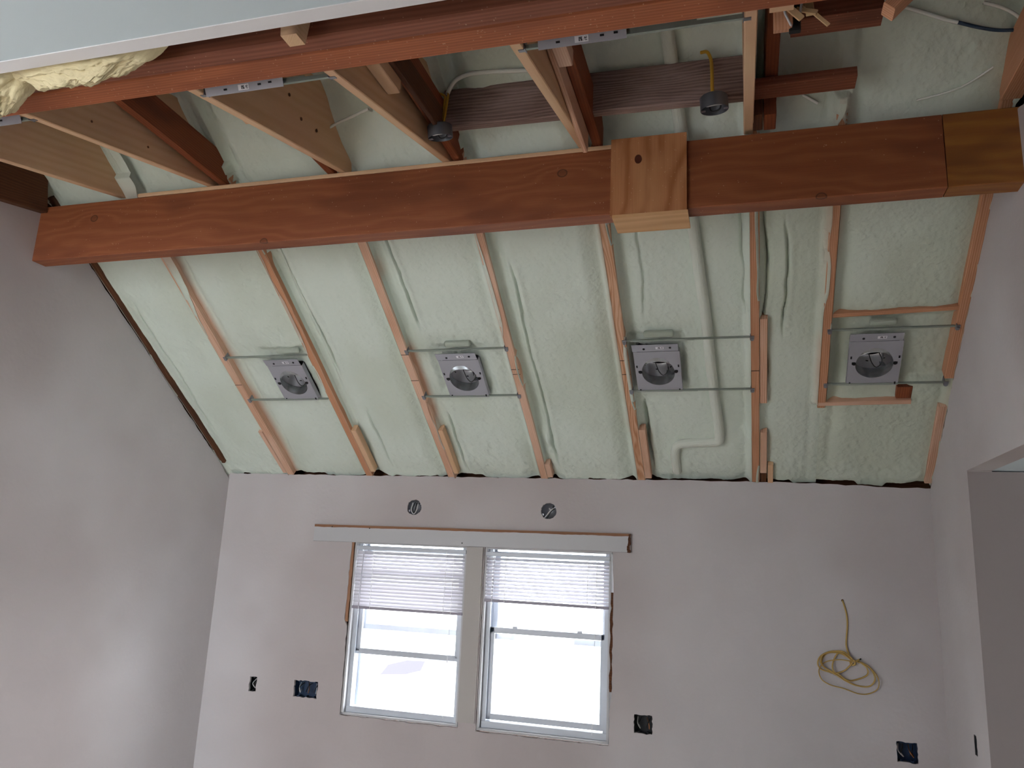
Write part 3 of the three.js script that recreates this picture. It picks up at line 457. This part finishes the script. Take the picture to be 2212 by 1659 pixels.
// housings of the near slope, mostly above the header: the tab, the edge of the pan and one bar show
function upperHousing(xa, xb, x0, x1, label, y0 = 0) {
  const g = group('recessed_light', [(xa + xb) / 2, nearY(2.78) + 0.002, 2.78], [BETA, 0, 0]), w = (xb - xa) / 2;
  mesh('mounting_pan', merge([panGeo(-w, w, 0, 0.17, 0), boxGeo(0.0016, 0.03, 0.17, -w, 0.014, 0.085), boxGeo(0.0016, 0.03, 0.17, w, 0.014, 0.085)]), M.pan, g).position.y = 0.03;
  const tab = mesh('top_tab', boxGeo(2 * w, 0.05, 0.0016, 0, 0.012, 0), M.pan, g); tab.rotation.x = 0.3;
  const st = mesh('sticker', boxGeo(0.04, 0.018, 0.001, 0.0, 0.002, -0.0015), M.sticker, tab); void st;
  tab.children[0].position.z = 0.003;
  for (const [x, y] of [[0.06, 0.004], [-0.07, 0.002], [0.1, 0.006]]) mesh('slot', boxGeo(0.012, 0.006, 0.002, x, y, 0.0012), M.dark, tab);
  const c = (xa + xb) / 2, L = x1 - x0, cx = (x0 + x1) / 2 - c;
  const bar = mesh('hanger_bar', merge([boxGeo(L, 0.014, 0.003, cx, 0.006, -0.012), boxGeo(L, 0.003, 0.012, cx, 0, -0.012), boxGeo(L * 0.4, 0.02, 0.006, cx + L * 0.1, 0.008, -0.015)]), M.bar, g);
  for (const s of [-1, 1]) { const ex = cx + s * L / 2; mesh('nail_bracket', merge([boxGeo(0.003, 0.05, 0.03, ex, 0.02, -0.012), boxGeo(0.022, 0.003, 0.016, ex + s * 0.01, -0.003, -0.012)]), M.steel, bar); }
  tag(g, label, 'recessed light');
}
upperHousing(-2.88, -2.5, -2.98, -2.465, 'light pan behind the header at the left edge of the picture');
upperHousing(-1.71, -1.415, -1.715, -1.252, 'light pan with a white sticker behind the header beside the joist with bored holes');
upperHousing(-0.56, -0.3, -0.602, 0.02, 'light pan with a white sticker behind the header, right of centre');

// ------------------------------------------------------------ hanging round boxes with yellow cable
function hangingBox(x, y, z, label, tilt) {
  const g = group('round_box', [x, y, z], [tilt, 0, 0.06]);
  const body = new THREE.LatheGeometry([[0.0, 0.052], [0.044, 0.052], [0.05, 0.046], [0.05, 0.0], [0.047, 0.0], [0.047, 0.046], [0.0, 0.048]].map((p) => new THREE.Vector2(...p)), 36);
  mesh('box_shell', body, std(0x6d7076, 0.45, 0.7, { side: THREE.DoubleSide }), g);
  for (const s of [-1, 1]) mesh('ear', boxGeo(0.016, 0.003, 0.014, s * 0.04, 0.001, 0), M.steel, g);
  mesh('wire', tubeGeo([[-0.02, 0.045, 0], [-0.03, 0.015, 0.01], [0, 0.006, 0.03], [0.03, 0.02, 0.0], [0.01, 0.046, -0.01]], 0.003, 30, 6), M.wireWhite, g);
  mesh('wire', tubeGeo([[0.02, 0.045, 0], [0.02, 0.012, -0.02], [-0.01, 0.008, -0.03], [-0.02, 0.04, 0.01]], 0.003, 30, 6), M.wireBlack, g);
  mesh('connector', new THREE.CylinderGeometry(0.011, 0.013, 0.014, 12).translate(-0.004, 0.058, 0), M.steel, g);
  tag(g, label, 'junction box');
}
hangingBox(-1.146, 3.395, 2.09, 'round metal box hanging from two yellow cables behind the fourth joist', 0.25);
hangingBox(-0.08, 3.386, 2.085, 'round metal box on a single yellow cable in front of the weathered plank', 0.15);
tag(mesh('cable', tubeGeo([[-1.142, 3.45, 2.085], [-1.141, 3.5, 2.075], [-1.139, 3.56, 2.068], [-1.137, 3.62, 2.06]], 0.0055, 30, 8), M.yellow), 'yellow cable from the left hanging box joining the foamed white cable', 'cable');
tag(mesh('cable', tubeGeo([[-1.152, 3.45, 2.085], [-1.151, 3.5, 2.075], [-1.15, 3.57, 2.068], [-1.152, 3.6, 2.06], [-1.175, 3.615, 2.06], [-1.215, 3.615, 2.06]], 0.005, 30, 8), M.yellow), 'yellow cable from the left hanging box curving off to the left', 'cable');
tag(mesh('cable', tubeGeo([[-0.086, 3.44, 2.085], [-0.088, 3.5, 2.07], [-0.089, 3.57, 2.05], [-0.094, 3.635, 2.035], [-0.108, 3.668, 2.03], [-0.13, 3.675, 2.02]], 0.0065, 30, 8), M.yellow), 'single yellow cable draped over the weathered plank to the right box', 'cable');
const foamCable = (pts, label, mat = M.cableFoam, r = 0.009) => tag(mesh('cable', tubeGeo(pts.map(([x, y, z]) => [x, y - 0.012, z + 0.008]), r, 50, 8), mat), label, 'cable');
foamCable([[-1.138, 3.615, 2.062], [-1.132, 3.645, 2.055], [-1.116, 3.68, 2.05], [-1.06, 3.69, 2.065], [-0.961, 3.69, 2.065], [-0.827, 3.683, 2.055], [-0.6, 3.68, 2.05]], 'cable coated in white foam arching above the left hanging box');
foamCable([[-1.73, 3.57, 1.985], [-1.701, 3.605, 1.965], [-1.62, 3.62, 1.98], [-1.53, 3.64, 1.995]], 'cable coated in white foam coming out of the joist with bored holes', M.cableFoam, 0.006);
foamCable([[0.53, 3.716, 2.1], [0.616, 3.69, 2.075], [0.694, 3.67, 2.045], [0.74, 3.66, 2.03]], 'white foamed cable crossing the foam at the upper right', M.cableFoam, 0.007);
foamCable([[0.74, 3.66, 2.03], [0.809, 3.645, 2.008], [0.87, 3.637, 1.99], [0.94, 3.63, 1.985]], 'dark blue cable continuing to the right wall at the upper right', M.blueCable, 0.006);
foamCable([[0.81, 3.69, 2.077], [0.87, 3.677, 2.056], [0.91, 3.662, 2.036], [0.958, 3.64, 2.003]], 'pale foamed cable in the very top right corner', M.cableFoam, 0.006);
foamCable([[0.64, 3.505, 1.815], [0.738, 3.518, 1.825], [0.796, 3.53, 1.84], [0.88, 3.562, 1.885]], 'thin white cable lying on the foam just above the right end of the beam', M.cableFoam, 0.004);
foamCable([[0.24, 3.55, 1.865], [0.295, 3.525, 1.835]], 'short white cable end above the beam right of the red joist', M.cableFoam, 0.005);

// ------------------------------------------------------------ window
const ht = timber('header_trim', [-2.735, 1.878, 0.011], [-0.651, 1.887, 0.011], 0.107, 0.022, M.paint, { bev: 0.002 });
const headTrim = group('window_head_board', [-2.735, 1.83, 0]); scene.remove(ht); counts['header_trim']--; ht.name = 'painted_face'; ht.position.sub(headTrim.position); headTrim.add(ht);
{
  const e = mesh('bare_edge', (() => { // ragged strip of bare wood along the top of the painted face
    const r = rng(12), pts = [], n = 90; for (let i = 0; i <= n; i++) pts.push([2.084 * i / n, 0.095 + 0.009 * i / n - 0.004 - 0.006 * fbm(i * 0.22, 4, 6, 3) - 0.002 * r()]);
    const g = new THREE.ExtrudeGeometry(wallShape([[0, 0.1025], ...pts, [2.084, 0.1115]]), { depth: 0.0232, bevelEnabled: false }); return g; })(), std(0x8c6349, 0.8), headTrim); e.userData.label = 'bare brown top edge';
  const c = mesh('chipped_end', new THREE.ExtrudeGeometry(wallShape(jag([[2.066, 0.004], [2.07, 0.05], [2.074, 0.105], [2.0848, 0.11], [2.0848, 0.0025]], 0.007, 0.008, 4)), { depth: 0.0234, bevelEnabled: false }), M.oldBrown, headTrim); c.userData.label = 'chipped brown right end';
  for (const [x, y] of [[1.04, 0.018], [0.13, 0.09], [0.4, 0.088]]) { const h = mesh('nail_hole', new THREE.CylinderGeometry(0.004, 0.004, 0.002, 10).rotateX(Math.PI / 2), M.dark, headTrim); h.position.set(x, y, 0.0224); }
}
tag(headTrim, 'white painted board with bare brown edge above the two windows', 'trim board');
const mull = mesh('window_mullion', boxGeo(0.105, 1.02, 0.02, -1.612, 1.317, 0.002), M.mullion); tag(mull, 'flat off white post between the two windows', 'trim board');
tag(mesh('wood_strip', new THREE.ExtrudeGeometry(wallShape(jag(rect(-2.468, 1.33, -2.446, 1.828), 0.007, 0.03, 71)), { depth: 0.014, bevelEnabled: false }).translate(0, 0, -0.017), std(0x9c7358, 0.8)), 'bare wood strip showing along the upper left side of the left window', 'wood strip');
tag(mesh('wood_strip', new THREE.ExtrudeGeometry(wallShape(jag(rect(-0.762, 1.05, -0.748, 1.6), 0.01, 0.03, 72)), { depth: 0.014, bevelEnabled: false }).translate(0, 0, -0.018), M.oldBrown), 'bare dark wood strip showing along the right side of the right window', 'wood strip');
// rough opening linings and double hung windows
function windowUnit(n, x0, y0, x1, y1, lowerLift) {
  const g = group('window_' + n, [(x0 + x1) / 2, y0, -0.1]); struct(g);
  const w = x1 - x0, h = y1 - y0 + 0.03, jt = 0.012;
  mesh('window_frame', merge([boxGeo(jt, h, 0.19, -w / 2 + jt / 2, h / 2, 0), boxGeo(jt, h, 0.19, w / 2 - jt / 2, h / 2, 0), boxGeo(w, 0.02, 0.19, 0, h - 0.01, 0), boxGeo(w, 0.012, 0.19, 0, 0.006, 0)]), M.paint, g);
  const track = [];
  for (const s of [-1, 1]) { track.push(boxGeo(0.03, h - 0.02, 0.012, s * (w / 2 - jt - 0.013), h / 2, 0.052)); track.push(boxGeo(0.012, h - 0.02, 0.012, s * (w / 2 - jt - 0.006), h / 2, 0.002)); track.push(boxGeo(0.022, h - 0.02, 0.016, s * (w / 2 - jt - 0.011), h / 2, -0.06)); track.push(boxGeo(0.006, h - 0.02, 0.11, s * (w / 2 - jt - 0.003), h / 2, 0)); }
  mesh('side_track', merge(track), M.vinyl, g);
  mesh('window_sill', merge([boxGeo(w - 0.03, 0.038, 0.06, 0, 0.03, 0.035, 0.004), boxGeo(w - 0.03, 0.014, 0.14, 0, 0.018, -0.02)]), M.vinyl, g);
  const sw = w - 0.062, sh = (h - 0.05) / 2 + 0.02;
  const sash = (name, y, z) => {
    const f = 0.034, s = group(name, [0, y, z], null, g);
    mesh('sash_rail', merge([boxGeo(sw, f, 0.026, 0, f / 2, 0, 0.004), boxGeo(sw, f, 0.026, 0, sh - f / 2, 0, 0.004)]), M.vinyl, s);
    mesh('sash_stile', merge([boxGeo(f, sh, 0.026, -sw / 2 + f / 2, sh / 2, 0, 0.004), boxGeo(f, sh, 0.026, sw / 2 - f / 2, sh / 2, 0, 0.004)]), M.vinyl, s);
    mesh('pane', boxGeo(sw - 2 * f + 0.008, sh - 2 * f + 0.008, 0.004, 0, sh / 2, 0), M.glass, s);
    return s;
  };
  sash('upper_sash', h - 0.03 - sh, -0.035);
  const lo = sash('lower_sash', 0.04 + lowerLift, 0.022);
  for (const x of [-0.2, 0.2]) mesh('sash_latch', boxGeo(0.03, 0.012, 0.02, x, sh + 0.005, 0, 0.003), M.vinyl, lo);
  return g;
}
windowUnit(1, -2.44, 0.775, -1.668, 1.81, 0.32);
windowUnit(2, -1.548, 0.77, -0.763, 1.81, 0.015);
// blinds
function blind(x0, x1, yTop, yBot, n, tilt, label, extra) {
  const g = group('window_blind', [(x0 + x1) / 2, yTop, -0.012]), w = x1 - x0;
  mesh('head_rail', boxGeo(w, 0.024, 0.028, 0, -0.012, 0, 0.003), M.vinyl, g);
  const H = yTop - yBot, pitch = (H - 0.045) / n, sg = new THREE.CylinderGeometry(0.035, 0.035, w - 0.01, 6, 1, true, -0.36, 0.72); sg.rotateZ(Math.PI / 2); sg.translate(0, 0, 0); 
  { const p = sg.attributes.position; for (let i = 0; i < p.count; i++) { /* arc lies about local -y..; move its crown to the origin */ } sg.computeBoundingBox(); const c = sg.boundingBox.getCenter(new THREE.Vector3()); sg.translate(-c.x, -c.y, -c.z); }
  const bb = sg.boundingBox.clone().applyMatrix4(new THREE.Matrix4()); const flat0 = (bb.max.y - bb.min.y) > (bb.max.z - bb.min.z) ? Math.PI / 2 : 0;   // make it lie flat first
  const r = rng(Math.round(w * 1000) + n);
  for (let i = 0; i < n; i++) { const s = mesh('slat', sg, M.blind, g); s.position.set((r() - 0.5) * 0.003, -0.032 - pitch * (i + 0.5), 0); s.rotation.x = flat0 + tilt + (r() - 0.5) * 0.12; s.rotation.z = (extra ?? 0) * i / n; }
  const br = mesh('bottom_rail', boxGeo(w - 0.006, 0.018, 0.026, 0, -H + 0.004, 0, 0.004), M.blindRail, g); br.rotation.z = extra ?? 0;
  for (const x of [-w * 0.33, w * 0.33]) mesh('ladder_cord', tubeGeo([[x, -0.02, 0.014], [x, -H * 0.5, 0.014], [x, -H, 0.014]], 0.0016, 8, 5), M.cord, g);
  mesh('tilt_wand', tubeGeo([[-w * 0.42, -0.024, 0.02], [-w * 0.425, -H * 0.5, 0.021], [-w * 0.43, -H - 0.02, 0.02]], 0.0035, 8, 6), new THREE.MeshPhysicalMaterial({ color: 0xe8e8ee, roughness: 0.15, transmission: 0.6, thickness: 0.005 }), g);
  mesh('pull_cord', tubeGeo([[w * 0.4, -0.024, 0.02], [w * 0.4, -H * 0.6, 0.021], [w * 0.39, -0.99, 0.024]], 0.0013, 12, 5), M.cord, g);
  tag(g, label, 'blind');
}
blind(-2.428, -1.672, 1.806, 1.418, 16, 1.0, 'closed white slat blind pulled half down in the left window');
blind(-1.542, -0.77, 1.803, 1.508, 12, 0.72, 'white slat blind with open glowing slats in the right window', -0.004);

// ------------------------------------------------------------ boxes in the walls
roundHoles.forEach(([x, y], i) => {
  const g = group('wall_round_box', [x, y, -0.016]);
  const body = new THREE.LatheGeometry([[0.0, -0.045], [0.047, -0.045], [0.05, -0.04], [0.05, 0.008], [0.047, 0.008], [0.047, -0.04], [0, -0.042]].map((p) => new THREE.Vector2(...p)), 36); body.rotateX(Math.PI / 2);
  mesh('box_shell', body, std(0x9a9ca2, 0.4, 0.6, { side: THREE.DoubleSide }), g);
  const k = i ? [[[-0.03, -0.045, 0.005], [0.01, 0.0, 0.012], [0.04, 0.03, -0.01]], [[-0.015, -0.048, 0.004], [0.02, 0.0, 0.014], [0.042, 0.02, 0.0]], [[-0.005, 0.02, -0.02], [0.01, 0.0, 0.005], [-0.02, -0.03, 0.0]]]
    : [[[-0.018, 0.03, 0.0], [-0.02, -0.02, 0.014], [0.0, -0.042, 0.016], [0.018, -0.01, 0.012], [0.02, 0.02, 0]], [[-0.005, 0.035, -0.01], [-0.012, -0.01, 0.012], [0.0, -0.036, 0.014], [0.008, 0, 0.01], [0.004, 0.03, -0.01]]];
  k.forEach((p, n) => mesh('wire', tubeGeo(p, 0.003, 30, 6), n === 1 ? M.wireBlack : M.wireWhite, g));
  mesh('knockout', new THREE.CylinderGeometry(0.011, 0.011, 0.004, 16).rotateX(Math.PI / 2).translate(0.022, 0.028, -0.036), M.dark, g);
  mesh('ear', boxGeo(0.014, 0.012, 0.003, -0.04, -0.022, 0.002), M.steel, g); mesh('ear', boxGeo(0.014, 0.012, 0.003, 0.04, 0.022, 0.002), M.steel, g);
  tag(g, i ? 'round electrical box with crossed wires in the wall above the right window' : 'round electrical box with looped wires in the wall above the left window', 'junction box');
});
function outletBox(x, y, z, w, h, mat, gangs, label, rotY = 0) {
  const g = group('outlet_box', [x, y, z], [0, rotY, 0]), d = 0.06, t = 0.003, W = w + 0.008, H = h + 0.006;
  mesh('box_shell', merge([boxGeo(W, t, d, 0, H / 2, -d / 2), boxGeo(W, t, d, 0, -H / 2, -d / 2), boxGeo(t, H, d, -W / 2, 0, -d / 2), boxGeo(t, H, d, W / 2, 0, -d / 2), boxGeo(W, H, t, 0, 0, -d)]), mat, g);
  const r = rng(Math.round(x * 1000));
  for (let i = 0; i < gangs; i++) {
    const cx = (i - (gangs - 1) / 2) * w / gangs;
    for (const s of [-1, 1]) mesh('screw_boss', boxGeo(0.012, 0.01, 0.03, cx, s * (h / 2 - 0.005), -0.018, 0.002), mat, g);
    mesh('wire', tubeGeo([[cx - 0.01, h * 0.3, -0.05], [cx + (r() - 0.5) * 0.03, 0.0, -0.012], [cx + 0.008, -h * 0.25, -0.014], [cx + 0.014 * (r() - 0.3), -0.01, -0.04]], 0.0028, 26, 6), i % 2 ? M.copper : M.wireWhite, g);
    mesh('wire', tubeGeo([[cx + 0.012, h * 0.3, -0.05], [cx + 0.004, 0.012, -0.016], [cx - 0.01, -h * 0.2, -0.018]], 0.0028, 20, 6), M.wireBlack, g);
  }
  tag(g, label, 'outlet box');
}
outletBox(-3.084, 0.899, -0.008, 0.054, 0.09, M.blackBox, 1, 'narrow black outlet box in the far wall nearest the left corner');
outletBox(-2.698, 0.9, -0.008, 0.168, 0.1, M.blueBox, 3, 'wide blue three gang box in the far wall left of the windows');
outletBox(-0.569, 0.896, -0.008, 0.1, 0.098, M.blackBox, 2, 'square black two gang box in the far wall right of the windows');
outletBox(0.774, 0.891, -0.008, 0.098, 0.098, M.blueBox, 2, 'square dark blue box in the far wall below the yellow cable coil');
outletBox(RX + 0.001, 1.047, 0.543, 0.0345, 0.076, M.blackBox, 1, 'narrow dark box in the right wall beside the opening', -Math.PI / 2);

// ------------------------------------------------------------ coil of yellow cable
{
  const g = group('cable_coil', [0.53, 1.313, 0]);
  const P = (a) => a.map(([px, py], i) => { const k = 0.1525 / 128 * 1; return [(px - 1840) * 0.00232, (1432 - py) * 0.00229, 0.012 + 0.009 * Math.sin(i * 2.1) + 0.004]; });
  const lead = [[-0.032, 0.314, -0.004], [-0.03, 0.305, 0.004], [-0.017, 0.25, 0.006], [-0.014, 0.19, 0.008], [-0.022, 0.12, 0.008], [-0.024, 0.08, 0.008], [-0.008, 0.02, 0.01], [0.0, 0.0, 0.012]];
  mesh('lead', tubeGeo(lead, 0.0042, 60, 7), M.yellowDull, g);
  const loops = [
    [[1843, 1428], [1820, 1412], [1795, 1412], [1772, 1425], [1766, 1440], [1772, 1452], [1800, 1460], [1825, 1474], [1850, 1483], [1875, 1481], [1886, 1465], [1880, 1445], [1862, 1432], [1850, 1430]],
    [[1843, 1428], [1815, 1414], [1788, 1416], [1776, 1430], [1776, 1442], [1786, 1452], [1808, 1460], [1828, 1472], [1852, 1468], [1871, 1456], [1870, 1442], [1858, 1431]],
    [[1838, 1430], [1812, 1428], [1780, 1438], [1768, 1455], [1772, 1473], [1790, 1485], [1820, 1491], [1850, 1499], [1872, 1498], [1890, 1486], [1893, 1466], [1884, 1448], [1866, 1434], [1852, 1430]],
    [[1842, 1430], [1815, 1412], [1806, 1420], [1797, 1446], [1802, 1457], [1822, 1452], [1834, 1440], [1840, 1432]],
    [[1840, 1424], [1822, 1410], [1800, 1411], [1778, 1420], [1772, 1436], [1784, 1450], [1800, 1458]],
  ];
  loops.forEach((l, n) => { const p = P(l); p.forEach((q, i) => { q[2] += 0.003 * n; }); mesh('loop', tubeGeo(p, n === 2 ? 0.003 : 0.004, 90, 7), M.yellowDull, g); });
  mesh('tie', tubeGeo([[-0.006, 0.012, 0.016], [0.01, 0.008, 0.026], [0.012, -0.008, 0.026], [-0.004, -0.012, 0.018], [-0.008, 0.004, 0.014], [0.02, 0.008, 0.022], [0.036, 0.016, 0.022]], 0.0055, 40, 6), M.yellowDull, g);
  mesh('end', tubeGeo([[0.03, 0.012, 0.022], [0.044, 0.022, 0.024]], 0.004, 6, 6), M.dark, g);
  tag(g, 'coil of dull yellow cable hanging from a hole in the far wall', 'cable coil');
}

renderer.render(scene, camera);
